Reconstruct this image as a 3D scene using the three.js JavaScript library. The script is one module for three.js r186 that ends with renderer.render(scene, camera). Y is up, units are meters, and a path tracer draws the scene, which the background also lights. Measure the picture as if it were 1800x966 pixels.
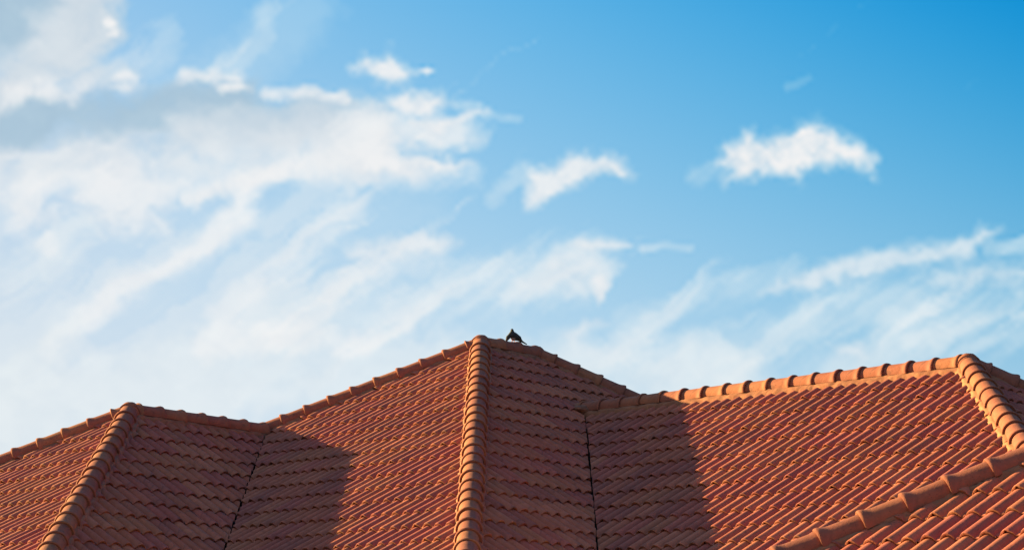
import * as THREE from 'three';
import { mergeGeometries, mergeVertices } from 'three/addons/utils/BufferGeometryUtils.js';
import { MarchingCubes } from 'three/addons/objects/MarchingCubes.js';

// ------------------------------------------------------------------ camera, sky, sun, exposure
const scene = new THREE.Scene();
const EYE = 1.6, EXPOSURE = 4.35;
const camera = new THREE.PerspectiveCamera(2 * Math.atan(483 / 4534.33) * 180 / Math.PI, 1800 / 966, 0.1, 3000);
camera.rotation.order = 'YXZ';
camera.position.set(0, EYE, 0);
camera.rotation.set(0.19883, 0, 0.02262);

const renderer = new THREE.WebGLRenderer({ antialias: true });
renderer.toneMapping = THREE.LinearToneMapping;
renderer.toneMappingExposure = EXPOSURE;
renderer.shadowMap.enabled = true;

const SUN_DIR = new THREE.Vector3(-0.90342, 0.22495, -0.36501).normalize();
const sun = new THREE.DirectionalLight(new THREE.Color(1.0, 0.82, 0.36), 5.0);
sun.position.copy(SUN_DIR).multiplyScalar(60).add(new THREE.Vector3(0, 4, -26));
sun.target.position.set(0, 4, -26);
sun.castShadow = true;
Object.assign(sun.shadow.camera, { left: -25, right: 25, top: 20, bottom: -20, near: 1, far: 140 });
sun.shadow.mapSize.set(4096, 4096);
scene.add(sun, sun.target);

// seeded noise -----------------------------------------------------
function rng(seed) { let a = seed >>> 0; return () => { a = (a + 0x6D2B79F5) | 0; let t = Math.imul(a ^ (a >>> 15), 1 | a); t = (t + Math.imul(t ^ (t >>> 7), 61 | t)) ^ t; return ((t ^ (t >>> 14)) >>> 0) / 4294967296; }; }
const R = rng(20240611);
const rr = (a, b) => a + (b - a) * R();
function hash3(x, y, z) { let h = Math.imul(x, 374761393) ^ Math.imul(y, 668265263) ^ Math.imul(z, 2147483647 - 1390208); h = Math.imul(h ^ (h >>> 13), 1274126177); return ((h ^ (h >>> 16)) >>> 0) / 4294967296; }
const fade = (t) => t * t * t * (t * (t * 6 - 15) + 10);
function vnoise(x, y, z = 0) {
  const X = Math.floor(x), Y = Math.floor(y), Z = Math.floor(z), u = fade(x - X), v = fade(y - Y), w = fade(z - Z);
  const L = (a, b, t) => a + (b - a) * t, c = (i, j, k) => hash3(X + i, Y + j, Z + k);
  return L(L(L(c(0, 0, 0), c(1, 0, 0), u), L(c(0, 1, 0), c(1, 1, 0), u), v), L(L(c(0, 0, 1), c(1, 0, 1), u), L(c(0, 1, 1), c(1, 1, 1), u), v), w) * 2 - 1;
}
function fbm(x, y, z, oct) { let s = 0, a = 0.5, n = 0; for (let i = 0; i < oct; i++) { s += a * vnoise(x, y, z + i * 7.3); n += a; x = x * 2.03 + 11.7; y = y * 2.03 + 5.1; z *= 2.03; a *= 0.5; } return s / n; }
const smooth = (a, b, x) => { const t = Math.min(1, Math.max(0, (x - a) / (b - a))); return t * t * (3 - 2 * t); };
const clamp = (x, a, b) => Math.min(b, Math.max(a, x));
const lin = (c) => { c = clamp(c, 0, 255) / 255; return c <= 0.04045 ? c / 12.92 : Math.pow((c + 0.055) / 1.055, 2.4); };

// the sky: clear-air gradient plus clouds along strokes in degrees of azimuth and elevation
// each: kind (0 veil, 1 cirrus, 2 cumulus, 3 cumulus by outline), tone, opacity, half-width, then azimuth, elevation pairs
const CLOUDS = [
  [0,0,0.68,1.01,-11.98,7.95,-7.57,8.78,-2.51,9.28,1.33,9.25,5.15,8.98],
  [0,0,0.15,1.64,-12.08,9.43,-9.44,11.07,-7.35,12.18],
  [0,0,0.15,1.14,-5.18,12.28,-2.63,12.88],
  [1,0,0.6,0.78,-5.35,10.26,-2.81,10.6,-0.64,11.16,1.54,11.59],
  [1,0,0.68,0.58,2.86,9.27,4.51,9.73,6.42,10.31,8.82,10.99],
  [1,0,0.66,0.76,6.8,9.12,9.19,9.87,12.18,10.71],
  [1,0,0.55,0.2,8.94,9.93,10.19,10.3,10.94,10.6,11.44,10.9],
  [1,0,0.45,0.38,2.59,10.47,4.51,10.99,6.16,11.5],
  [0,0,0.22,0.88,-5.12,17.05,-6.24,15.87,-7.51,15.3],
  [1,0,0.4,0.33,-7.95,16.4,-8.42,15.5],
  [1,0,0.34,0.3,-5.78,17.14,-5.94,16.39,-6.88,15.65],
  [1,1,0.78,0.4,-5.88,13.51,-6.16,12.61,-6.83,11.89,-7.94,11.15,-9.03,10.34,-9.98,9.42],
  [1,0,0.65,0.57,-9.86,9.55,-10.8,8.63,-11.97,7.71],
  [1,1,0.6,0.4,-3.72,12.77,-4.4,12.06,-5.26,11.14,-6.37,10.28],
  [1,1,0.62,0.38,-5.21,9.95,-4.35,10.67,-3.35,11.4,-1.69,11.89],
  [1,1,0.6,0.35,-6.85,9.59,-5.08,9.89,-3.29,9.82],
  [1,0,0.5,0.43,-11.44,10.96,-10.35,11.52,-9.62,11.93],
  [1,1,0.45,0.56,-2.55,10.54,-0.64,11.26,0.39,11.19,1.54,11.69],
  [0,2,1.0,1.26,-12.55,16.57,-10.79,16.71,-10.2,17.49],
  [0,3,0.95,0.76,-12.39,14.18,-11.08,15.32,-10.12,16.26,-9.44,17.79],
  [1,3,0.6,0.4,-10.34,15.62,-9.69,15.36,-8.79,15.23],
  [0,3,0.88,0.83,-12.33,13.25,-9.72,13.68,-7.45,14.24,-5.02,14.55,-3.45,14.3],
  [0,1,0.45,0.7,-12.07,13.15,-9.56,13.19,-7.42,13.56,-5.25,14.01,-2.8,14.26],
  [0,2,1.0,0.58,-12.38,14.09,-10.14,14.4,-8.38,14.75,-7.11,15.05,-6.2,15.02],
  [0,2,0.55,0.43,-6.59,14.91,-5.29,14.85,-4.25,14.77],
  [0,3,0.7,0.51,-7.46,14.41,-5.67,14.62,-4.37,14.55],
  [1,1,0.7,0.4,-3.98,14.53,-2.93,14.38,-1.38,14.49],
  [1,1,0.7,0.38,-11.55,12.75,-10.04,12.72,-9.05,13.09],
  [2,1,0.75,0.15,-5.69,15.23,-4.79,15.26,-4.0,15.13],
  [2,1,0.5,0.19,-7.58,15.52,-7.0,15.57],
  [1,1,0.55,0.25,-11.13,11.97,-10.36,11.64],
  [1,1,0.85,0.23,-7.32,12.81,-6.63,13.16,-5.87,13.44,-4.98,13.61],
  [1,0,0.5,0.11,-1.39,15.11,-0.87,15.14],
  [1,0,0.45,0.13,-0.67,14.89,0.05,14.84],
  [1,0,0.5,0.23,-0.49,13.06,-0.05,13.45,0.34,13.71],
  [1,0,0.35,0.23,4.16,13.63,4.61,13.82],
  [1,0,0.2,0.11,6.22,15.64,6.74,15.76],
  [1,1,0.5,0.33,-3.43,13.6,-2.39,13.54,-0.96,13.68],
  [1,1,0.5,0.28,-2.22,14.46,-0.72,14.47],
  [1,0,0.5,0.16,10.72,12.07,11.71,12.1],
  [3,1,0.8,0.2,-11.7,15.08,-11.18,15.18,-10.92,15.1,-10.51,15.26,-10.31,15.01,-9.98,15.28,-9.64,15.37,-9.7,15.03,-10.11,14.74,-10.58,14.75,-10.9,14.84,-11.35,14.61,-11.86,14.31],
  [3,1,1,0.06,-9.5,16.56,-9.4,16.68,-9.26,16.65,-9.17,16.54,-9.36,16.47],
  [3,1,1,0.06,-9.42,16.33,-9.31,16.42,-9.15,16.37,-9.24,16.27],
  [3,1,0.8,0.13,-9.22,15.32,-9.11,15.49,-8.86,15.59,-8.65,15.47,-8.71,15.32],
  [3,1,0.8,0.1,-9.29,15.16,-8.77,15.31,-8.52,15.22,-8.86,15.07],
  [3,1,0.8,0.13,-6.87,15.45,-6.73,15.63,-6.49,15.72,-6.25,15.6,-6.35,15.45],
  [3,1,0.85,0.09,-6.96,15.32,-6.43,15.46,-5.94,15.27,-6.68,15.19],
  [3,1,0.7,0.13,-7.74,15.55,-7.51,15.7,-7.24,15.67,-6.91,15.54,-7.18,15.45,-7.6,15.44],
  [3,1,0.75,0.33,-10.06,12.67,-9.56,13.05,-9.51,13.49,-8.69,13.8,-8.34,13.3,-7.46,13.11,-7.79,12.81,-8.09,12.48,-7.81,12.11,-8.59,12.1,-9.22,12.1,-9.61,12.45],
  [3,1,0.75,0.2,-7.44,12.75,-6.85,13.14,-6.34,13.48,-5.39,13.71,-4.95,13.57,-5.53,13.28,-6.32,13.12,-6.84,12.87],
  [3,1,0.7,0.25,-5.12,13.87,-4.41,14.11,-3.55,14.2,-2.81,14.41,-2.63,13.94,-3.48,13.76,-4.06,13.47,-4.76,13.42],
  [3,1,0.6,0.23,-11.27,12.45,-10.97,12.55,-10.08,12.45,-10.18,12.03,-11.04,12.08],
  [3,1,0.95,0.2,-3.83,15.87,-3.64,16.12,-3.4,16.04,-3.19,16.08,-3.0,16.25,-2.8,16.1,-2.51,15.98,-2.33,15.83,-2.5,15.62,-2.84,15.5,-3.28,15.54,-3.47,15.67],
  [3,1,0.85,0.05,-2.27,15.87,-2.07,15.96,-1.85,15.85,-2.07,15.8],
  [3,1,0.95,0.18,-3.1,15.06,-2.84,15.26,-2.52,15.43,-2.14,15.38,-1.73,15.37,-1.48,15.26,-1.75,14.99,-2.01,14.85,-2.5,14.89,-2.85,14.98],
  [3,1,0.9,0.15,-2.44,14.69,-1.96,14.82,-1.53,14.86,-1.15,14.95,-0.67,15.01,-1.07,14.78,-1.41,14.61,-1.84,14.49,-2.27,14.55],
  [3,1,0.6,0.23,-2.54,14.34,-1.95,14.49,-1.2,14.64,-0.6,14.44,-1.18,14.22,-1.72,14.05,-2.53,14.13],
  [3,1,0.95,0.18,-3.64,13.64,-3.22,13.9,-2.52,14.0,-1.93,14.02,-1.61,13.89,-0.91,13.91,-1.36,13.67,-1.81,13.57,-2.34,13.37,-2.88,13.48,-3.47,13.44],
  [3,1,0.92,0.18,0.3,12.99,0.37,13.69,0.92,13.79,1.34,14.12,1.9,14.11,2.43,14.0,2.74,13.66,2.5,13.56,1.99,13.67,1.57,13.45,1.15,13.33,0.6,12.97],
  [3,1,1,0.23,4.63,13.97,4.8,14.35,5.17,14.45,5.27,14.64,5.45,14.63,5.52,14.45,5.98,14.54,6.28,14.58,6.51,14.78,6.79,14.84,7.02,14.7,7.28,14.55,7.53,14.42,7.81,14.33,8.09,14.11,8.21,13.72,7.91,13.89,7.57,13.89,7.33,13.98,6.96,13.83,6.57,13.63,6.49,13.46,6.11,13.6,5.9,13.71,5.6,13.64,5.23,13.54,4.76,13.54,4.88,13.78],
  [3,1,0.75,0.19,5.72,11.11,6.17,11.32,6.86,11.61,7.35,11.86,8.05,11.93,9.03,12.1,9.91,12.24,10.55,12.54,10.94,12.45,10.52,12.12,10.3,11.91,9.52,11.74,8.78,11.55,7.85,11.37,7.25,11.32,6.76,11.09,6.17,11.11],
  [3,1,0.62,0.28,9.17,11.36,9.71,11.7,10.49,11.78,10.98,11.75,11.75,11.61,11.74,11.28,10.97,11.21,10.29,11.24,9.61,11.14],
  [3,1,0.68,0.19,-3.76,11.84,-3.52,12.07,-2.77,12.17,-2.17,12.21,-1.57,12.3,-1.09,12.17,-1.56,11.89,-2.36,11.77,-3.16,11.68,-3.66,11.69],
  [3,1,0.55,0.3,0.76,11.57,1.75,11.92,2.43,11.73,1.91,11.44,1.62,11.07,1.22,11.01,0.27,11.09],
  [3,1,0.9,0.13,1.79,11.37,2.01,11.52,2.25,11.27,2.15,10.89,1.97,10.79,1.82,11.05],
  [3,1,0.75,0.11,1.22,12.05,1.55,12.22,2.25,12.26,2.75,12.09,2.1,11.99,1.48,11.98],
  [1,1,0.5,0.11,2.95,12.04,3.53,12.14,4.05,12.05],
  [3,1,0.6,0.18,1.09,10.03,1.53,10.4,2.05,10.58,2.17,10.43,1.78,10.15,1.39,9.94],
  [3,1,0.6,0.18,7.25,9.88,7.54,9.96,7.84,9.84,7.89,9.64,7.35,9.59],
];
const TONES = [[229, 237, 241], [241, 242, 243], [171, 198, 217], [213, 223, 231]];
function clearAir(az, el) {
  const x = clamp(az / 11, -1.5, 1.6), y0 = (el - 11) / 6, y = y0 > 1.1 ? 1.1 + 0.5 * Math.tanh((y0 - 1.1) / 2) : Math.max(y0, -1.5);
  const k = [1, x, y, x * y, x * x, y * y];
  const C = [[173.1, -33.6, -62.0, -26.0, -9.3, -8.0], [210.6, -13.6, -27.5, -9.9, -6.0, -2.0], [235.8, -5.2, -6.1, -4.4, -5.0, 0.0]];
  return C.map((c) => clamp(c.reduce((s, v, i) => s + v * k[i], 0), 0, 246));
}
function strokeField(st, x, y) { // 1 on the line, falling to 0 at the half-width
  let best = 1e9;
  for (let i = 4; i + 3 < st.length; i += 2) {
    const ax = st[i], ay = st[i + 1], bx = st[i + 2] - ax, by = st[i + 3] - ay;
    const t = clamp(((x - ax) * bx + (y - ay) * by) / (bx * bx + by * by + 1e-9), 0, 1);
    best = Math.min(best, Math.hypot(x - ax - bx * t, y - ay - by * t));
  }
  const d = best / st[3];
  return 1 - d * d;
}
function outlineField(st, x, y) { // signed distance to the outline over the softness, positive inside, up to 1
  let best = 1e9, odd = false; const n = st.length;
  for (let i = 4, j = n - 2; i < n; j = i, i += 2) {
    const ax = st[i], ay = st[i + 1], bx = st[j] - ax, by = st[j + 1] - ay, t = clamp(((x - ax) * bx + (y - ay) * by) / (bx * bx + by * by + 1e-9), 0, 1);
    best = Math.min(best, Math.hypot(x - ax - bx * t, y - ay - by * t));
    if ((ay > y) !== (st[j + 1] > y) && x < bx * (y - ay) / by + ax) odd = !odd;
  }
  return odd ? Math.min(1, best / st[3]) : -best / st[3];
}
function skyAt(az, el, dx, dy, dz) {
  let c = clearAir(az, el);
  const inside = smooth(17, 13, Math.abs(az)) * smooth(22, 18.5, el) * smooth(0.5, 3, el);
  // thin cloud all round, of the same kinds as in view
  if (inside < 1 && el > -1) {
    const e = Math.max(dy, 0.06), px = dx / e * 0.9, pz = dz / e * 0.9;
    const n = fbm(px * 0.55 + 0.5 * pz, pz * 1.5, 3.1, 5) + 0.45 * fbm(px * 0.3, pz * 0.3, 9.2, 3);
    const a = (1 - inside) * 0.6 * smooth(0.0, 0.6, n + 0.02);
    const t = TONES[0]; c = c.map((v, i) => v + (t[i] - v) * a);
  }
  const veil = smooth(8, 0, el) * 0.45; c = c.map((v, i) => v + ([228, 234, 239][i] - v) * veil);
  if (inside > 0) {
    const N = (x, y, z, o) => 1.9 * fbm(x, y, z, o);
    const big = N(az * 0.42, el * 0.42, 1.7, 4), fx = N(az * 0.9, el * 1.0, 8.8, 4), fy = N(az * 0.9, el * 1.0, 21.3, 4), gx = N(az * 2.8, el * 3.2, 51.3, 3), gy = N(az * 2.8, el * 3.2, 63.9, 3);
    const tilt = 0.62, ca = Math.cos(tilt), sa = Math.sin(tilt), al = az * ca + el * sa, ac = -az * sa + el * ca;
    const streak = N(al * 0.22 + fx * 0.3, ac * 1.5 + fy * 0.4, 6.1, 5), streak2 = N(al * 0.55 + fx * 0.3, ac * 4.2 + fy * 0.5 + gy * 0.1, 16.1, 4);
    const puff = N(az * 1.5 + 0.35 * fx, el * 2.0 + 0.35 * fy, 31.5, 5), tuft = N(az * 4.0 + 0.3 * gx, el * 4.8 + 0.3 * gy, 77.7, 4);
    { const a = inside * 0.42 * smooth(-0.1, 0.95, streak + 0.35 * big + 0.3 * streak2 - 0.07 * (az + (el - 10) * 1.9)); c = c.map((v, i) => v + ([226, 234, 240][i] - v) * a); }
    for (const st of CLOUDS) {
      const k = st[0], w = st[3], lump = k > 1, w1 = lump ? Math.min(0.09, 0.35 * w + 0.02) : k === 1 ? Math.min(0.16, 0.45 * w) : 0.25, w2 = lump ? Math.min(0.06, 0.25 * w + 0.012) : k === 1 ? Math.min(0.07, 0.25 * w) : 0.05;
      const x = az + w1 * fx + w2 * gx, y = el + w1 * 0.8 * fy + w2 * gy;
      const f = k === 3 ? outlineField(st, x, y) : strokeField(st, x, y);
      if (f < -2.5) continue;
      let a;
      if (k === 0) a = smooth(-0.6, 1.1, f + 0.3 * big + 0.2 * streak + 0.35 * puff);
      else if (k === 1) a = smooth(-0.75, 1.75, f + 0.6 * streak + 0.35 * streak2 + 0.15 * puff);
      else a = smooth(-0.8, 1.4, f + 0.4 * puff + 0.22 * tuft + 0.18);
      a *= st[2] * inside;
      const t = TONES[st[1]], dim = lump ? -8 + 11 * clamp(0.6 * puff + 0.3 * tuft + 0.4 * f, -1, 0.6) : 5 * puff;
      c = [c[0] + (t[0] + dim - c[0]) * a, c[1] + (t[1] + dim * 0.8 - c[1]) * a, c[2] + (t[2] + dim * 0.55 - c[2]) * a];
    }
  }
  return c;
}
{
  const W = 4096, H = 2048, data = new Float32Array(W * H * 4);
  const put = (i, j, c) => { const o = (j * W + i) * 4; for (let k = 0; k < 3; k++) data[o + k] = lin(c[k]) / EXPOSURE; data[o + 3] = 1; };
  const at = (i, j) => { // texel -> colour
    const el = ((j + 0.5) / H - 0.5) * 180, ph = ((i + 0.5) / W - 0.5) * 2 * Math.PI, r = Math.cos(el * Math.PI / 180);
    const dx = r * Math.cos(ph), dz = r * Math.sin(ph), dy = Math.sin(el * Math.PI / 180);
    return skyAt(Math.atan2(dx, -dz) * 180 / Math.PI, el, dx, dy, dz);
  };
  const S = 8, cw = W / S, ch = H / S, coarse = [];
  for (let j = 0; j <= ch; j++) for (let i = 0; i < cw; i++) coarse.push(at(i * S, Math.min(j * S, H - 1)));
  for (let j = 0; j < H; j++) for (let i = 0; i < W; i++) {
    const el = ((j + 0.5) / H - 0.5) * 180, ph = ((i + 0.5) / W - 0.5) * 360, az = ((ph + 90 + 540) % 360) - 180;
    if (Math.abs(az) < 19 && el > 0 && el < 24) { put(i, j, at(i, j)); continue; }
    const x = i / S, y = j / S, X = Math.floor(x), Y = Math.floor(y), u = x - X, v = y - Y;
    const a = coarse[Y * cw + X], b = coarse[Y * cw + (X + 1) % cw], c = coarse[(Y + 1) * cw + X], d = coarse[(Y + 1) * cw + (X + 1) % cw];
    put(i, j, [0, 1, 2].map((k) => (a[k] * (1 - u) + b[k] * u) * (1 - v) + (c[k] * (1 - u) + d[k] * u) * v));
  }
  // the sampler smooths with a cubic B-spline: undo that where the detail is
  const i0 = Math.floor((0.25 - 20 / 360) * W), i1 = Math.ceil((0.25 + 20 / 360) * W), j0 = Math.floor((0.5 - 1 / 180) * H), j1 = Math.ceil((0.5 + 25 / 180) * H), w = i1 - i0, h = j1 - j0;
  for (let k = 0; k < 3; k++) {
    const s = new Float32Array(w * h), c = new Float32Array(w * h), t = new Float32Array(w * h);
    for (let j = 0; j < h; j++) for (let i = 0; i < w; i++) s[j * w + i] = c[j * w + i] = data[((j + j0) * W + i + i0) * 4 + k];
    for (let n = 0; n < 5; n++) {
      for (let j = 0; j < h; j++) for (let i = 0; i < w; i++) t[j * w + i] = (c[j * w + Math.max(i - 1, 0)] + 4 * c[j * w + i] + c[j * w + Math.min(i + 1, w - 1)]) / 6;
      for (let j = 0; j < h; j++) for (let i = 0; i < w; i++) { const b = (t[Math.max(j - 1, 0) * w + i] + 4 * t[j * w + i] + t[Math.min(j + 1, h - 1) * w + i]) / 6; c[j * w + i] += s[j * w + i] - b; }
    }
    for (let j = 2; j < h - 2; j++) for (let i = 2; i < w - 2; i++) data[((j + j0) * W + i + i0) * 4 + k] = Math.max(0, c[j * w + i]);
  }
  const tex = new THREE.DataTexture(data, W, H, THREE.RGBAFormat, THREE.FloatType);
  tex.mapping = THREE.EquirectangularReflectionMapping;
  tex.magFilter = tex.minFilter = THREE.LinearFilter;
  tex.needsUpdate = true;
  scene.background = tex; scene.environment = tex;
}

// ------------------------------------------------------------------ names and materials
const taken = {};
const numbered = (name) => { const n = taken[name] = (taken[name] ?? -1) + 1; return n ? `${name}_${String(n).padStart(3, '0')}` : name; };
function mesh(name, geometry, material, parent) {
  const m = new THREE.Mesh(geometry, material); m.name = numbered(name); m.castShadow = m.receiveShadow = true; parent.add(m); return m;
}
function dataTexture(size, fn, srgb) {
  const d = new Uint8Array(size * size * 4);
  for (let j = 0; j < size; j++) for (let i = 0; i < size; i++) { const c = fn(i / size, j / size), o = (j * size + i) * 4; for (let k = 0; k < 3; k++) d[o + k] = clamp(Math.round(c[k]), 0, 255); d[o + 3] = 255; }
  const t = new THREE.DataTexture(d, size, size); t.wrapS = t.wrapT = THREE.RepeatWrapping; t.magFilter = THREE.LinearFilter; t.minFilter = THREE.LinearMipmapLinearFilter; t.generateMipmaps = true;
  if (srgb) t.colorSpace = THREE.SRGBColorSpace; t.needsUpdate = true; return t;
}
// tiling noise on a torus of period 1
const tnoise = (u, v, f, s) => { const c = Math.cos, p = 2 * Math.PI, r = f / p; return fbm(c(p * u) * r + s, Math.sin(p * u) * r + c(p * v) * r * 1.3, Math.sin(p * v) * r + s * 0.37, 3); };
// painted concrete: soft blotches, run marks, dark specks, worn ochre spots. One repeat is 1.2 m.
const paintMap = dataTexture(512, (u, v) => {
  const b = tnoise(u, v, 9, 2.1), m = tnoise(u, v, 34, 7.7), f = tnoise(u, v, 120, 13.1);
  let k = 232 + 14 * b + 12 * m + 9 * f;
  let c = [k, k, k];
  const dirt = smooth(0.30, 0.7, tnoise(u, v, 18, 19.3) + 0.25 * f); c = c.map((x, i) => x * (1 - dirt * [0.16, 0.12, 0.08][i]));
  const worn = smooth(0.38, 0.56, tnoise(u, v, 60, 29.9) + 0.25 * b); c = [c[0] + worn * 10, c[1] + worn * 14, c[2] + worn * 6];
  const speck = smooth(0.54, 0.64, tnoise(u, v, 95, 41.2)); c = c.map((x) => x * (1 - 0.3 * speck));
  return c;
}, true);
const paintBump = dataTexture(512, (u, v) => { const k = 128 + 60 * tnoise(u, v, 40, 3.3) + 60 * tnoise(u, v, 150, 5.5); return [k, k, k]; });
const paintRough = dataTexture(256, (u, v) => { const k = 225 + 40 * tnoise(u, v, 20, 8.3); return [k, k, k]; });
for (const t of [paintMap, paintBump, paintRough]) t.repeat.set(1 / 1.2, 1 / 1.2);
const tileMaterial = (r, g, b) => new THREE.MeshPhysicalMaterial({ specularIntensity: 0.35, color: new THREE.Color().setRGB(r, g, b), map: paintMap, bumpMap: paintBump, bumpScale: 0.0022, roughnessMap: paintRough, roughness: 0.95, vertexColors: true, side: THREE.DoubleSide });
const TINTS = [[0.389, 0.096, 0.056], [0.419, 0.112, 0.063], [0.351, 0.083, 0.055], [0.382, 0.107, 0.056], [0.342, 0.093, 0.056], [0.402, 0.094, 0.062], [0.359, 0.082, 0.058], [0.389, 0.099, 0.055], [0.322, 0.083, 0.056], [0.429, 0.122, 0.069]];
const TILE = TINTS.map((t) => tileMaterial(...t));
const WHITE_TILE = tileMaterial(1, 1, 1);
const CAP = [[0.315, 0.094, 0.051], [0.290, 0.082, 0.048], [0.335, 0.107, 0.054], [0.300, 0.086, 0.052]].map((t) => tileMaterial(...t));
const MORTAR = { painted: tileMaterial(0.300, 0.102, 0.056), tan: tileMaterial(0.33, 0.132, 0.066) };
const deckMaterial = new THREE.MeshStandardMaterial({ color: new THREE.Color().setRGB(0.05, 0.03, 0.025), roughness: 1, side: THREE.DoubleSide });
const backMaterial = tileMaterial(0.42, 0.105, 0.064);
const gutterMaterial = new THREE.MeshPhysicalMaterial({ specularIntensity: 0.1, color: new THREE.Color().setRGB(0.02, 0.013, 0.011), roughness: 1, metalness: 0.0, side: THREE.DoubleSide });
const wallMaterial = new THREE.MeshStandardMaterial({ color: new THREE.Color().setRGB(0.62, 0.56, 0.46), roughness: 0.95, bumpMap: paintBump, bumpScale: 0.003 });
const fasciaMaterial = new THREE.MeshStandardMaterial({ color: new THREE.Color().setRGB(0.32, 0.2, 0.12), roughness: 0.7 });

// ------------------------------------------------------------------ the roofs: u runs along the sunlit slopes' courses, v along the shaded ones', h is height against the top ridge
const AL = 0.7839, TP = 0.6111, PITCH = Math.atan(TP), CP = Math.cos(PITCH), SP = Math.sin(PITCH);
const U = new THREE.Vector3(Math.cos(AL), 0, Math.sin(AL)), V = new THREE.Vector3(Math.sin(AL), 0, -Math.cos(AL)), UP = new THREE.Vector3(0, 1, 0);
const APEX = new THREE.Vector3(-0.3425, 5.1017 + EYE, -29.5187);
const P = (u, v, h) => APEX.clone().addScaledVector(U, u).addScaledVector(V, v).addScaledVector(UP, h);
const LA = 0.93, VB = 0.2713, HB = -0.866, UB = 6.5943, UC = -1.6426, HC = -1.0998, VC = -3.7531;
const TD = 2.6, UD = 14.4257 - TD, VD = -3.3332 - TD, HD = -1.0998 - TP * TD;
const EAVE = -3.3, EAVE_D = -3.95;
const K1 = HC / TP + UC, UV0 = -HB / TP, K2 = UV0 + VB, K3 = UV0 - VB;   // the valleys: u + v = K1 and K2, u - v = K3
const GAUGE = 0.343, COVER = 0.30, STEP = 0.018, ROLL_H = 0.041;
function roofHeight(u, v) { // for telling which tiles stand behind another roof
  const A = -TP * Math.max(Math.abs(u) , 0, -v, v - LA), B = u > 0 ? HB - TP * Math.max(Math.abs(v - VB), u - UB) : -9;
  const C = v < 0 ? HC - TP * Math.max(Math.abs(u - UC), VC - v) : -9, D = HD - TP * Math.max(Math.abs(v - VD), UD - u);
  return Math.max(A < EAVE ? -9 : A, B < EAVE ? -9 : B, C < EAVE ? -9 : C, D < EAVE_D ? -9 : D);
}
camera.updateMatrixWorld(true); camera.updateProjectionMatrix();
function viewSize(p, n) { // how large a tile at p shows, 0 outside the picture or behind a roof
  const q = p.clone().project(camera), to = camera.position.clone().sub(p), d = to.length();
  if (Math.abs(q.x) > 1.01 || Math.abs(q.y) > 1.02 || q.z > 1) return 0;
  const facing = n.dot(to) / d; if (facing <= 0.01) return 0;
  for (let t = 0.5; t < d; t += 0.08) { const a = p.clone().addScaledVector(to, t / d).sub(APEX); if (a.y > 0.3) break; if (a.y < roofHeight(a.dot(U), a.dot(V)) + 0.0) return 0; }
  return facing / (d * d) * smooth(1.06, 0.9, Math.max(Math.abs(q.x), Math.abs(q.y)));
}

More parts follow.
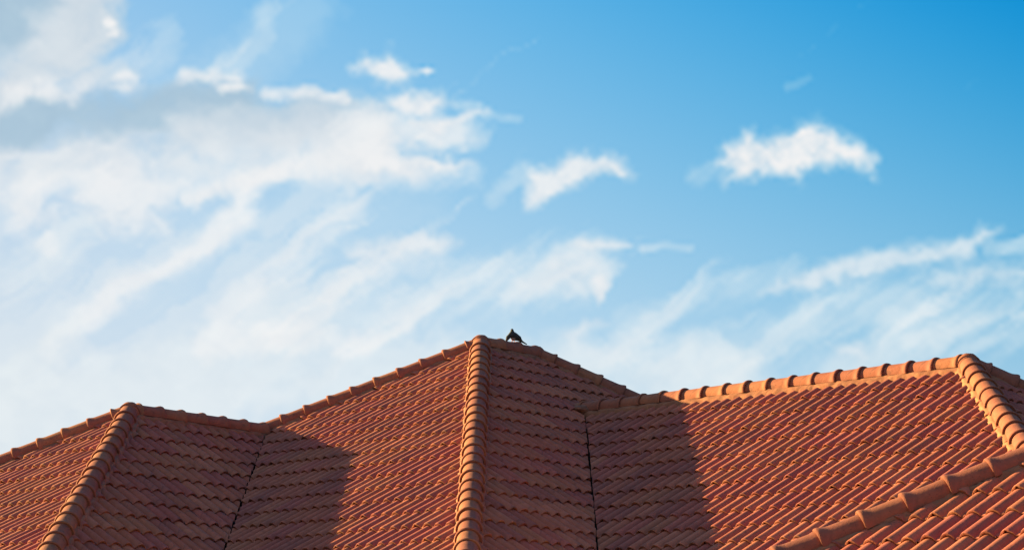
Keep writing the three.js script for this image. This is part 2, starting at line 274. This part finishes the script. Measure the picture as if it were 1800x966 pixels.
// one clay-red double-roll tile, lip at z = 0, head at -z, its left edge at x = 0
function tileGeometry(seed) {
  const r = rng(seed), xs = [0, 0.009, 0.0095, 0.0165];
  const c = [0.078, 0.228], hw = 0.0575, N = 9;
  for (const k of c) { for (let i = 0; i <= N; i++) xs.push(k + hw * Math.sin((i / N - 0.5) * Math.PI)); if (k === c[0]) xs.push(0.153); }
  xs.push(0.298);
  const prof = (x, z = 0) => { let y = 0; for (const k of c) { const t = Math.abs(x - k) / hw; if (t < 1) y = (ROLL_H + 0.010 * z / GAUGE) * Math.pow(1 - t * t, 0.78); } if (x < 0.0092) y += 0.003; return y; };
  const warp = r() * 6, wob = xs.map((x) => 0.0022 * vnoise(x * 18, seed, warp)), rough = xs.map(() => (r() - 0.5) * 0.006), rough2 = xs.map(() => (r() - 0.5) * 0.004);
  const pos = [], nor = [], uv = [], col = [], idx = [], u0 = r() * 1.2, v0 = r() * 1.2;
  const push = (x, y, z, nx, ny, nz, cc) => { const l = Math.hypot(nx, ny, nz); pos.push(x, y, z); nor.push(nx / l, ny / l, nz / l); uv.push(x + u0, z + y + v0); col.push(...cc); return pos.length / 3 - 1; };
  const slope = (x) => { const e = 0.0012, x0 = Math.max(x - e, 0.0096), x1 = Math.min(x + e, 0.298); return (prof(x1) - prof(x0)) / (x1 - x0); };
  const rows = [[-GAUGE - 0.03, 0], [-0.18, 0], [-0.012, 0.0005], [-0.002, -0.0035]], tilt = (z) => STEP * z / GAUGE, ids = [];
  for (const [z, dy] of rows) ids.push(xs.map((x, i) => push(x, prof(x, z) + tilt(z) + dy + wob[i], z + (z > -0.02 ? rough[i] : 0), -slope(x), 1, z > -0.005 ? 0.35 : -tilt(1) * 0, [1, 1, 1])));
  for (let j = 0; j + 1 < rows.length; j++) for (let i = 0; i + 1 < xs.length; i++) idx.push(ids[j][i], ids[j + 1][i], ids[j][i + 1], ids[j][i + 1], ids[j + 1][i], ids[j + 1][i + 1]);
  // the broken-looking lip, with the hole of the side lock at the left roll
  const wide = r(), notch = (x) => wide > 0.25 && x > c[0] - 0.018 - 0.012 * wide && x < c[0] - 0.002;
  const ochreShade = () => { const k = 0.58 + 0.26 * r(), g = 0.98 + 0.28 * r(); return [1.0 * k, g * k, (0.9 + 0.25 * r()) * k]; };  // slight ochre tint, with the shade on the lip painted in as darkening
  const gap = (x) => prof(x) > 0.012, shell = (x) => notch(x) ? 0.005 : gap(x) ? STEP + 0.012 : STEP + 0.003;
  const lipA = xs.map((x, i) => push(x, prof(x) - 0.0035 + wob[i], -0.002 + rough[i], -0.15 * slope(x), 0.25, 1, ochreShade()));
  const lipB = xs.map((x, i) => push(x, prof(x) - Math.min(shell(x) * 0.7, 0.011) + wob[i], rough2[i] + 0.001, -0.1 * slope(x), 0.0, 1, ochreShade()));
  const lipC = xs.map((x, i) => push(x, prof(x) - shell(x) + wob[i], rough2[i] - (notch(x) ? 0.004 : 0.012), 0, -0.8, 1, ochreShade().map((v) => v * 0.8)));  // undercut and underside below: deeper shade put into the vertex colours
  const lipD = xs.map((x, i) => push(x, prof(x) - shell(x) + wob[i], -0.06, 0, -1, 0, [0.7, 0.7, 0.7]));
  for (const [a, b] of [[lipA, lipB], [lipB, lipC], [lipC, lipD]]) for (let i = 0; i + 1 < xs.length; i++) idx.push(a[i], b[i], a[i + 1], a[i + 1], b[i], b[i + 1]);
  const g = new THREE.BufferGeometry();
  g.setAttribute('position', new THREE.Float32BufferAttribute(pos, 3)); g.setAttribute('normal', new THREE.Float32BufferAttribute(nor, 3));
  g.setAttribute('uv', new THREE.Float32BufferAttribute(uv, 2)); g.setAttribute('color', new THREE.Float32BufferAttribute(col, 3)); g.setIndex(idx);
  return g;
}
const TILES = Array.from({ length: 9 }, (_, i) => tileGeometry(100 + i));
// cut a geometry with half-spaces given as functions of position that are >= 0 inside; null when nothing is left
function cut(g, tests) {
  g = g.index ? g.toNonIndexed() : g;
  const names = ['position', 'normal', 'uv', 'color'], size = [3, 3, 2, 3], out = names.map(() => []), arr = names.map((n) => g.attributes[n].array);
  for (let t = 0; t < g.attributes.position.count; t += 3) {
    let poly = [0, 1, 2].map((k) => names.map((_, a) => Array.from(arr[a].slice((t + k) * size[a], (t + k + 1) * size[a]))));
    for (const f of tests) {
      const d = poly.map((p) => f(p[0][0], p[0][1], p[0][2])), next = [];
      for (let i = 0; i < poly.length; i++) {
        const j = (i + 1) % poly.length;
        if (d[i] >= 0) next.push(poly[i]);
        if ((d[i] >= 0) !== (d[j] >= 0)) { const s = d[i] / (d[i] - d[j]); next.push(poly[i].map((v, a) => v.map((x, k) => x + (poly[j][a][k] - x) * s))); }
      }
      poly = next; if (poly.length < 3) break;
    }
    for (let i = 1; i + 1 < poly.length; i++) for (const p of [poly[0], poly[i], poly[i + 1]]) p.forEach((v, a) => out[a].push(...v));
  }
  if (!out[0].length) return null;
  const r = new THREE.BufferGeometry(); names.forEach((n, a) => r.setAttribute(n, new THREE.Float32BufferAttribute(out[a], size[a]))); return r;
}

function thing(name, label, category, base) {
  const o = new THREE.Group(); o.name = numbered(name); o.position.copy(base); o.userData = { label, category }; scene.add(o);
  o.updateMatrixWorld(true); return o;
}
const house = thing('tiled_house', 'large house with three red-orange tiled hip roofs joined by dark valleys, under the sky', 'house', new THREE.Vector3(APEX.x, 0, APEX.z));
const baseD = P(UD + 1.5, VD, 0); baseD.y = 0;
const outbuilding = thing('tiled_outbuilding', 'nearer low orange-tiled hip roof cutting across the lower right corner', 'outbuilding', baseD);

// a slope: its own axes are x along the courses, y out of the slope, z down the slope
const pending = new Map([[house, []], [outbuilding, []]]);
function polygonDeck(clips, sMax, xr, y) { // sheet under the tiles
  let poly = [[xr[0], 0], [xr[1], 0], [xr[1], sMax], [xr[0], sMax]];
  for (const f of clips) {
    const d = poly.map(([x, z]) => f(x, y, z)), next = [];
    for (let i = 0; i < poly.length; i++) { const j = (i + 1) % poly.length; if (d[i] >= 0) next.push(poly[i]); if ((d[i] >= 0) !== (d[j] >= 0)) { const s = d[i] / (d[i] - d[j]); next.push([poly[i][0] + (poly[j][0] - poly[i][0]) * s, poly[i][1] + (poly[j][1] - poly[i][1]) * s]); } }
    poly = next;
  }
  const pos = [], uv = []; for (let i = 1; i + 1 < poly.length; i++) for (const p of [poly[0], poly[i + 1], poly[i]]) { pos.push(p[0], y, p[1]); uv.push(p[0], p[1]); }
  const g = new THREE.BufferGeometry(); g.setAttribute('position', new THREE.Float32BufferAttribute(pos, 3)); g.setAttribute('uv', new THREE.Float32BufferAttribute(uv, 2));
  g.setAttribute('color', new THREE.Float32BufferAttribute(pos.map(() => 1), 3)); g.computeVertexNormals(); return g;
}
const PLAN = (y, z) => z * CP + y * SP;   // horizontal reach from the ridge
const OUT = { L: V.clone().negate(), R: U.clone(), BACK_L: V.clone(), BACK_R: U.clone().negate() };
function slope(owner, out, origin, hEave, xr, clipSets, phase, label) {
  const es = OUT[out].clone().multiplyScalar(CP).addScaledVector(UP, -SP), n = OUT[out].clone().multiplyScalar(SP).addScaledVector(UP, CP), ex = n.clone().cross(es);
  const O = P(...origin), sMax = (origin[2] - hEave) / SP;
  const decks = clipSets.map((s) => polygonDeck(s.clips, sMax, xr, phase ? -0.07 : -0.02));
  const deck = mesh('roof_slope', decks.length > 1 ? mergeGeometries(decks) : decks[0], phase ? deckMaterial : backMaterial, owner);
  const M = new THREE.Matrix4().makeBasis(ex, n, es).setPosition(O.clone().sub(owner.position));
  M.decompose(deck.position, deck.quaternion, deck.scale); deck.updateMatrixWorld(true);
  if (label) deck.userData.label = label;
  if (!phase) return deck;
  // where the photograph's rows and rolls fall: a point seen on the plane, moved along the line of sight to the rolls' crest
  const q = P(...phase), eyeTo = q.clone().sub(camera.position).normalize();
  const c = q.addScaledVector(eyeTo, 0.04 / eyeTo.dot(n)).sub(O), x0 = c.dot(ex) - 0.078, z0 = c.dot(es);
  const zs = []; for (let z = z0 - Math.floor((z0 - 0.02) / GAUGE) * GAUGE; z < sMax + 0.05; z += GAUGE) zs.push(z);
  zs.forEach((z, row) => {
    const odd = Math.round((z - z0) / GAUGE) & 1, shift = x0 + (odd ? COVER / 2 : 0), i0 = Math.floor((xr[0] - shift) / COVER) - 1, i1 = Math.ceil((xr[1] - shift) / COVER) + 1;
    for (let i = i0; i <= i1; i++) {
      const x = shift + i * COVER, zc = z - GAUGE / 2, set = clipSets.find((s) => !s.where || s.where(x + 0.15, zc)) ?? clipSets[0];
      const corners = [[x, z - GAUGE], [x + COVER, z - GAUGE], [x, z], [x + COVER, z]];
      const slack = rr(-0.008, 0.006), tests = set.clips.map((f) => (a, b, c) => f(a, b, c) + slack).concat([(px, py, pz) => pz]), some = tests.every((f) => corners.some(([a, b]) => f(a, 0.02, b) > 0));
      if (!some) continue;
      const whole = tests.every((f) => corners.every(([a, b]) => f(a, 0.0, b) > 0.03 && f(a, 0.05, b) > 0.03));
      const geo = TILES[Math.floor(R() * TILES.length)], tint = Math.floor(R() * TILE.length), jy = rr(-0.002, 0.004), jz = rr(-0.007, 0.007), yaw = rr(-0.008, 0.008);
      const m = new THREE.Matrix4().makeRotationY(yaw).setPosition(x, jy, z + jz);
      let g = geo;
      if (!whole) { g = cut(geo.clone().applyMatrix4(m), tests); if (!g) continue; }
      const center = O.clone().addScaledVector(ex, x + 0.15).addScaledVector(es, zc).addScaledVector(n, 0.05);
      pending.get(owner).push({ deck, g, m: whole ? m : null, tint, size: viewSize(center, n) * (whole ? 1 : 0.7) });
    }
  });
  return deck;
}
const hipLo = (x, y, z) => x + PLAN(y, z), hipHi = (x, y, z) => PLAN(y, z) - x, GAP = 0.006;
const rows = { L1: [0.3103, -1.2284 / TP, -1.2284], R1: [2.4421 / TP, -3.7182, -2.4421], L2: [5.4786, VB - (HB + 2.285) / TP, -2.285], D: [11.2188, -3.3332 - (-1.0998 + 3.2409) / TP, -3.2409], R0: [UC + (HC + 1.2188) / TP, -3.5276, -1.2188], L0: [-0.3086, VC - (HC + 2.4953) / TP, -2.4953] };
slope(house, 'L', [0, 0, 0], EAVE, [-3, 5.7], [{ clips: [hipLo, hipHi, (x, y, z) => (x - PLAN(y, z) - K1) * 0.7071 - GAP] }], rows.L1, 'sunlit slope of the middle roof, left of its front hip');
slope(house, 'R', [0, 0, 0], EAVE, [-5.7, 6.6], [
  { where: (x, z) => x < VB, clips: [hipLo, (x, y, z) => LA + PLAN(y, z) - x, (x, y, z) => (K2 - PLAN(y, z) - x) * 0.7071 - GAP] },
  { where: () => true, clips: [hipLo, (x, y, z) => LA + PLAN(y, z) - x, (x, y, z) => (K3 - PLAN(y, z) + x) * 0.7071 - GAP] }], rows.R1, 'shaded slope of the middle roof, right of its front hip');
slope(house, 'L', [UB, VB, HB], EAVE, [-9.3, 4.2], [{ clips: [hipHi, (x, y, z) => (x + UB + VB - PLAN(y, z) - K2) * 0.7071 - GAP] }], rows.L2, 'sunlit slope of the right roof, half in shadow');
slope(house, 'R', [UB, VB, HB], EAVE, [-4.2, 4.2], [{ clips: [hipLo, hipHi] }], [UB + (HB + 2.0) / TP, -0.6, -2.0], 'shaded end slope of the right roof');
slope(house, 'R', [UC, VC, HC], EAVE, [-3.8, 2.3], [{ clips: [hipLo, (x, y, z) => (K1 - x - VC - PLAN(y, z) - UC) * 0.7071 - GAP] }], rows.R0, 'shaded slope of the left roof');
slope(house, 'L', [UC, VC, HC], EAVE, [-3.8, 3.8], [{ clips: [hipLo, hipHi] }], rows.L0, 'sunlit end slope of the left roof');
slope(outbuilding, 'L', [UD, VD, HD], EAVE_D, [-2.3, 5.2], [{ clips: [hipLo, (x, y, z) => 3 + PLAN(y, z) - x] }], rows.D);
// slopes turned away from the picture
slope(house, 'BACK_R', [0, 0, 0], EAVE, [-LA - 6, 6], [{ clips: [hipHi, (x, y, z) => x + LA + PLAN(y, z)] }]);
slope(house, 'BACK_L', [0, LA, 0], EAVE, [-6, 6], [{ clips: [hipLo, hipHi] }]);
slope(house, 'BACK_L', [UB, VB, HB], EAVE, [-4.2, 9.3], [{ clips: [hipLo, (x, y, z) => (UB - x) - (VB + PLAN(y, z)) - K3] }]);
slope(house, 'BACK_R', [UC, VC, HC], EAVE, [-2.2, 3.8], [{ clips: [hipHi, (x, y, z) => x + 2.0] }]);
slope(outbuilding, 'BACK_L', [UD, VD, HD], EAVE_D, [-5.2, 2.3], [{ clips: [hipHi, (x, y, z) => x + 3 + PLAN(y, z)] }]);
slope(outbuilding, 'BACK_R', [UD, VD, HD], EAVE_D, [-2.2, 2.2], [{ clips: [hipLo, hipHi] }]);
slope(outbuilding, 'R', [UD + 3, VD, HD], EAVE_D, [-2.2, 2.2], [{ clips: [hipLo, hipHi] }]);

for (const [owner, list] of pending) {
  list.sort((a, b) => b.size - a.size);
  const rest = [];
  list.forEach((t, i) => {
    if (i < 300 && t.size > 0) {
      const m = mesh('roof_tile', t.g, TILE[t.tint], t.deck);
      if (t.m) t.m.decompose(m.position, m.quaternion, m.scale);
    } else {
      let g = t.g.clone(); if (t.m) g.applyMatrix4(t.m);
      t.deck.updateMatrix(); g.applyMatrix4(t.deck.matrix); if (g.index) g = g.toNonIndexed();
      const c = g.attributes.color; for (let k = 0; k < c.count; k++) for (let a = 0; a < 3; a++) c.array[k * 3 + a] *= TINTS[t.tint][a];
      rest.push(g);
    }
  });
  if (rest.length) { const m = mesh('roof_tile_courses', mergeGeometries(rest), WHITE_TILE, owner); m.userData.kind = 'stuff'; m.userData.label = 'further roof tiles of the same slopes'; }
  
}

// ridge and hip caps on their mortar
function capGeometry(seed) {
  const r = rng(seed), st = [[-0.345, 0.096], [-0.2, 0.0985], [-0.105, 0.1005], [-0.078, 0.1035], [-0.055, 0.110], [-0.035, 0.1175], [-0.020, 0.1215], [-0.008, 0.1205], [0.0, 0.115], [-0.001, 0.1145], [-0.004, 0.096]];
  const A = 16, pos = [], uv = [], col = [], idx = [], u0 = r() * 1.2, v0 = r() * 1.2, s1 = r() * 9;
  st.forEach(([z, rad], j) => { for (let i = 0; i <= A; i++) { const a = (i / A - 0.5) * Math.PI * 1.14, w = rad * (1 + 0.012 * vnoise(a * 2, z * 9, s1)); pos.push(Math.sin(a) * w * 1.04, Math.cos(a) * w + 0.004, z + 0.003 * vnoise(a * 3, j, s1)); uv.push(a * 0.11 + u0, z + v0); const k = j > 8 ? 0.8 : 1; col.push(k, k, k); } });
  for (let j = 0; j + 1 < st.length; j++) for (let i = 0; i < A; i++) { const a = j * (A + 1) + i, b = a + A + 1; idx.push(a, b, a + 1, a + 1, b, b + 1); }
  const g = new THREE.BufferGeometry(); g.setAttribute('position', new THREE.Float32BufferAttribute(pos, 3)); g.setAttribute('uv', new THREE.Float32BufferAttribute(uv, 2)); g.setAttribute('color', new THREE.Float32BufferAttribute(col, 3)); g.setIndex(idx); g.computeVertexNormals();
  return g;
}
const CAPS = [1, 2, 3, 4].map((s) => capGeometry(s * 31));
// from and to in u, v, h; caps lie with their lip towards "to"; first = distance of the first lip from "from"
function capLine(owner, from, to, first, pitch, opt = {}) {
  const a = P(...from), b = P(...to), len = a.distanceTo(b), z = b.clone().sub(a).normalize(), x = UP.clone().cross(z).normalize(), y = z.clone().cross(x).normalize();
  const M = new THREE.Matrix4().makeBasis(x, y, z).setPosition(a.clone().sub(owner.position));
  const horizontal = Math.abs(z.y) < 0.05, fall = horizontal ? TP : 0.40, seed = opt.seed ?? 1, width = opt.width ?? 1;
  // mortar: a lumpy band on each side between the caps' rims and the tiles
  const pos = [], uv = [], col = [], idx = [], n = Math.ceil((len + (opt.tail ?? 0.0)) / 0.025), z0 = -(opt.head ?? 0.04);
  for (const s of [-1, 1]) {
    const ring = [[0.085, 0.02], [0.1, 0.010], [0.113, -0.002], [0.124, -0.022], [0.134, -0.062]], start = pos.length / 3;
    for (let i = 0; i <= n; i++) {
      const zz = z0 + (len - z0) * i / n, ph = ((zz - first) / pitch % 1 + 1) % 1, scallop = 0.006 * Math.abs(Math.sin(ph * Math.PI)) ;
      ring.forEach(([rx, ry], k) => {
        const e = k === 0 ? 0 : 1, nz = vnoise(zz * 11, k * 0.9, seed + s * 5), nf = vnoise(zz * 38, k * 1.7, seed * 3 + s * 7);
        const X = (rx + e * ((width - 1) * 0.03 + scallop + 0.007 * nz + 0.005 * nf)), dropY = k < 2 ? 0 : -(X - 0.104) * 0.2;
        pos.push(s * X, ry - fall * 0.05 + dropY + e * (0.006 * nz + 0.004 * nf) + (k === 4 ? -X * fall * 0.5 : 0), zz);
        const t = clamp(0.5 + 0.6 * nz + 0.5 * nf, 0, 1); uv.push(zz, k * 0.03 + s); col.push(0.86 + 0.28 * t, 0.86 + 0.34 * t, 0.86 + 0.26 * t);
      });
    }
    for (let i = 0; i < n; i++) for (let k = 0; k < 4; k++) { const p = start + i * 5 + k, q = p + 5; s > 0 ? idx.push(p, p + 1, q, q, p + 1, q + 1) : idx.push(p, q, p + 1, q, q + 1, p + 1); }
  }
  const g = new THREE.BufferGeometry(); g.setAttribute('position', new THREE.Float32BufferAttribute(pos, 3)); g.setAttribute('uv', new THREE.Float32BufferAttribute(uv, 2)); g.setAttribute('color', new THREE.Float32BufferAttribute(col, 3)); g.setIndex(idx); g.computeVertexNormals();
  const bed = mesh('ridge_mortar', g, MORTAR[opt.mortar ?? 'painted'], owner); M.decompose(bed.position, bed.quaternion, bed.scale);
  if (opt.label) bed.userData.label = opt.label;
  for (let d = first; d < len + (opt.over ?? 0.0); d += pitch) {
    const c = mesh('ridge_cap', CAPS[Math.floor(R() * CAPS.length)], CAP[Math.floor(R() * CAP.length)], bed);
    c.position.set(rr(-0.004, 0.004), (horizontal ? 0.004 : 0.0) + rr(-0.002, 0.002), d + rr(-0.004, 0.004));
    c.rotation.set(0.008 + rr(-0.004, 0.004), rr(-0.014, 0.014), rr(-0.03, 0.03));
    if (d - first < 1e-6 && d < 0.34) c.scale.z = Math.max(0.2, (d + 0.02) / 0.345);
  }
  return bed;
}
const hipEnd = (o, su, sv, eave) => { const t = (o[2] - eave) / TP; return [o[0] + su * t, o[1] + sv * t, eave]; };
const pA = [0, 0, 0], pA1 = [0, LA, 0], pB = [UB, VB, HB], pC = [UC, VC, HC], pD = [UD, VD, HD];
capLine(house, pA, pA1, 0.31, 0.295, { seed: 1 });
capLine(house, pA1, hipEnd(pA1, 1, 1, EAVE), 0.22, 0.30, { seed: 2, label: 'right hip of the middle roof' });
capLine(house, pA1, hipEnd(pA1, -1, 1, EAVE), 0.22, 0.30, { seed: 12 });
capLine(house, pA, hipEnd(pA, -1, -1, EAVE), 0.16, 0.288, { seed: 3, label: 'left hip of the middle roof' });
capLine(house, pA, hipEnd(pA, 1, -1, EAVE), 0.03, 0.305, { seed: 4, width: 1.3, label: 'front hip of the middle roof' });
capLine(house, [UV0 - 0.2, VB, HB], pB, 0.217, 0.30, { seed: 5, mortar: 'painted', width: 1.3, label: 'ridge of the right roof' });
capLine(house, pB, hipEnd(pB, 1, 1, EAVE), 0.20, 0.30, { seed: 6 });
capLine(house, pB, hipEnd(pB, 1, -1, EAVE), 0.04, 0.305, { seed: 7, mortar: 'tan', width: 1.5, label: 'front hip of the right roof on chunky tan mortar' });
capLine(house, pC, [UC, HC / TP + 0.02, HC], 0.11, 0.30, { seed: 8, label: 'ridge of the left roof' });
capLine(house, pC, hipEnd(pC, -1, -1, EAVE), 0.18, 0.29, { seed: 9, label: 'left hip of the left roof' });
capLine(house, pC, hipEnd(pC, 1, -1, EAVE), 0.04, 0.305, { seed: 10, width: 1.4, label: 'front hip of the left roof' });
capLine(outbuilding, pD, hipEnd(pD, -1, -1, EAVE_D), 0.08, 0.31, { seed: 11 });
capLine(outbuilding, pD, [UD + 3, VD, HD], 0.15, 0.31, { seed: 13 });
// mortar domes where ridges and hips meet
for (const [o, p, r] of [[house, pA, 0.121], [house, pA1, 0.116], [house, pB, 0.122], [house, pC, 0.121], [outbuilding, pD, 0.11]]) {
  const g = new THREE.SphereGeometry(r, 20, 14); g.setAttribute('color', new THREE.Float32BufferAttribute(new Float32Array(g.attributes.position.count * 3).fill(1), 3));
  const a = g.attributes.position; for (let i = 0; i < a.count; i++) { const k = 1 + 0.05 * vnoise(a.getX(i) * 25, a.getY(i) * 25, a.getZ(i) * 25 + 4); a.setXYZ(i, a.getX(i) * k, a.getY(i) * k, a.getZ(i) * k); } g.computeVertexNormals();
  const m = mesh('mortar_dome', g, CAP[0], o); m.position.copy(P(...p).sub(o.position)); m.position.y += 0.008;
}
// the mortar fillet where the right roof's ridge runs into the middle roof
{
  const g = new THREE.IcosahedronGeometry(1, 4), a = g.attributes.position;
  for (let i = 0; i < a.count; i++) { const k = 1 + 0.22 * vnoise(a.getX(i) * 2.5, a.getY(i) * 2.5, a.getZ(i) * 2.5); a.setXYZ(i, a.getX(i) * 0.15 * k, a.getY(i) * 0.07 * k, a.getZ(i) * 0.16 * k); }
  g.setAttribute('color', new THREE.Float32BufferAttribute(new Float32Array(a.count * 3).fill(0.8), 3));
  const gg = mergeVertices(g); gg.computeVertexNormals();
  const m = mesh('mortar_fillet', gg, MORTAR.painted, house); m.position.copy(P(UV0 + 0.03, VB - 0.05, HB + 0.0).sub(house.position)); m.rotation.y = -AL;
}
// metal in the valleys
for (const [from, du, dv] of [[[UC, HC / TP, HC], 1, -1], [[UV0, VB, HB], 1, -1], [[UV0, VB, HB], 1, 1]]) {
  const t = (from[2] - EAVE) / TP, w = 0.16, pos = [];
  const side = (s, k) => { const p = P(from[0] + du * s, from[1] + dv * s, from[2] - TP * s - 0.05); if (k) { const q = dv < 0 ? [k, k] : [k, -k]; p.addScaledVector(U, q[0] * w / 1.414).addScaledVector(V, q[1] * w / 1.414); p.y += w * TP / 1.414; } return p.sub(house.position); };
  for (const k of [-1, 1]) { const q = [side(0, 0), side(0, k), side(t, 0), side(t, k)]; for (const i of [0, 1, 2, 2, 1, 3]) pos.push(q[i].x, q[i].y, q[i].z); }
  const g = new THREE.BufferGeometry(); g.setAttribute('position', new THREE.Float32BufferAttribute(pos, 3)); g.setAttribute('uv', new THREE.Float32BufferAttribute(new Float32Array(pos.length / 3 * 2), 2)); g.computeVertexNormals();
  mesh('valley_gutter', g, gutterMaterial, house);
}
// walls and eaves boards, below the frame
function wing(owner, u0, u1, v0, v1, top) {
  const s = 0.55, a = P(u0 + s, v0 + s, 0), w = u1 - u0 - 2 * s, d = v1 - v0 - 2 * s, h = APEX.y + top - 0.06;
  const g = new THREE.BoxGeometry(w, h, d), m = mesh('wall', g, wallMaterial, owner);
  m.position.copy(P((u0 + u1) / 2, (v0 + v1) / 2, 0).setY(h / 2).sub(owner.position)); m.rotation.y = -AL;
  for (const [cu, cv, lu, lv] of [[(u0 + u1) / 2, v0, u1 - u0, 0.03], [u1, (v0 + v1) / 2, 0.03, v1 - v0 - 0.04]]) {
    const f = mesh('eaves_board', new THREE.BoxGeometry(lu, 0.2, lv), fasciaMaterial, owner);
    f.position.copy(P(cu, cv, top - 0.17).sub(owner.position)); f.rotation.y = -AL;
  }
}
const eA = -EAVE / TP, eB = (HB - EAVE) / TP, eC = (HC - EAVE) / TP, eD = (HD - EAVE_D) / TP;
wing(house, -eA, eA, -eA, LA + eA, EAVE);
wing(house, 0.5, UB + eB, VB - eB, VB + eB, EAVE - 0.004);
wing(house, UC - eC, UC + eC, VC - eC, 0, EAVE - 0.008);
wing(outbuilding, UD - eD, UD + 3 + eD, VD - eD, VD + eD, EAVE_D);

// ------------------------------------------------------------------ the pigeon on the short top ridge
{
  const at = P(0, 0.53, 0.118), right = new THREE.Vector3(1, 0, 0);
  const o = thing('pigeon', 'dark grey pigeon with drooping wings perched on the topmost ridge', 'bird', at);
  const S = 1, bones = [ // x right, y up, z towards the viewer; two radii
    [-0.016, 0.140, 0.012, 0.017, -0.014, 0.118, 0.008, 0.018], [-0.014, 0.118, 0.008, 0.019, -0.004, 0.080, 0.004, 0.040], [-0.010, 0.080, 0.004, 0.040, 0.030, 0.058, -0.008, 0.038],
    [0.030, 0.062, -0.008, 0.032, 0.085, 0.022, -0.02, 0.016], [0.085, 0.022, -0.02, 0.014, 0.160, -0.018, -0.03, 0.006],
    [-0.030, 0.092, 0.016, 0.022, -0.062, 0.048, 0.024, 0.021], [-0.062, 0.048, 0.024, 0.021, -0.080, 0.008, 0.026, 0.013],
    [0.020, 0.095, 0.0, 0.018, 0.070, 0.052, 0.006, 0.020], [0.070, 0.052, 0.006, 0.018, 0.108, 0.010, 0.004, 0.007],
    [-0.017, 0.138, 0.02, 0.008, -0.019, 0.132, 0.038, 0.003],
  ];
  const n = 72, half = 0.2, mc = new MarchingCubes(n, deckMaterial, false, false, 90000);
  mc.isolation = 0;
  const smin = (a, b, k) => { const h = clamp(0.5 + 0.5 * (b - a) / k, 0, 1); return b + (a - b) * h - k * h * (1 - h); };
  for (let k = 0; k < n; k++) for (let j = 0; j < n; j++) for (let i = 0; i < n; i++) {
    const p = [i, j, k].map((t) => (t - n / 2) / (n / 2) * half); p[1] += 0.06;
    let d = 1;
    for (const b of bones) {
      const ax = b[4] - b[0], ay = b[5] - b[1], az = b[6] - b[2], qx = p[0] - b[0], qy = p[1] - b[1], qz = p[2] - b[2];
      const t = clamp((qx * ax + qy * ay + qz * az) / (ax * ax + ay * ay + az * az), 0, 1);
      d = smin(d, Math.hypot(qx - ax * t, qy - ay * t, qz - az * t) - (b[3] + (b[7] - b[3]) * t), 0.014);
    }
    mc.field[i + j * n + k * n * n] = -d;
  }
  mc.update();
  const g = new THREE.BufferGeometry(), c = mc.count; g.setAttribute('position', new THREE.Float32BufferAttribute(Array.from(mc.positionArray.slice(0, c * 3)).map((v, i) => v * half + (i % 3 === 1 ? 0.06 : 0)), 3));
  g.setAttribute('normal', new THREE.Float32BufferAttribute(mc.normalArray.slice(0, c * 3), 3));
  const feather = new THREE.MeshStandardMaterial({ color: new THREE.Color().setRGB(0.026, 0.022, 0.022), roughness: 0.95 });
  mesh('body', g, feather, o);
  const pink = new THREE.MeshStandardMaterial({ color: new THREE.Color().setRGB(0.55, 0.2, 0.14), roughness: 0.7 }), pale = new THREE.MeshStandardMaterial({ color: new THREE.Color().setRGB(0.26, 0.13, 0.10), roughness: 0.95 });
  const belly = new THREE.SphereGeometry(1, 18, 14); belly.scale(0.026, 0.024, 0.022); const bm = mesh('belly', belly, pale, o); bm.position.set(0.0, 0.036, 0.012);
  for (const [x, z] of [[-0.012, 0.012], [0.016, -0.004]]) {
    const leg = mesh('leg', new THREE.CylinderGeometry(0.004, 0.0035, 0.036, 8), pink, o); leg.position.set(x, 0.014, z);
    for (const a of [-0.6, 0, 0.6, Math.PI]) { const toe = mesh('toe', new THREE.CapsuleGeometry(0.003, a > 3 ? 0.012 : 0.02, 3, 6), pink, leg); toe.rotation.set(Math.PI / 2, 0, 0); toe.rotation.order = 'YXZ'; toe.rotation.y = a; toe.position.set(Math.sin(a) * 0.011, -0.016, Math.cos(a) * 0.011); }
  }
  for (const s of [-1, 1]) { const e = mesh('eye', new THREE.SphereGeometry(0.0028, 8, 6), new THREE.MeshStandardMaterial({ color: 0xb0441c, roughness: 0.3 }), o); e.position.set(-0.016 + s * 0.0125, 0.143, 0.023); }
}

// ------------------------------------------------------------------ the ground, below the frame
{
  const g = new THREE.PlaneGeometry(1600, 1600); g.rotateX(-Math.PI / 2);
  const t = paintMap.clone(); t.repeat.set(500, 500); t.needsUpdate = true;
  const m = mesh('ground', g, new THREE.MeshStandardMaterial({ color: new THREE.Color().setRGB(0.16, 0.15, 0.10), map: t, roughness: 1 }), scene); m.userData = { kind: 'structure', label: 'dry grassy ground around the house' };
}
renderer.render(scene, camera);
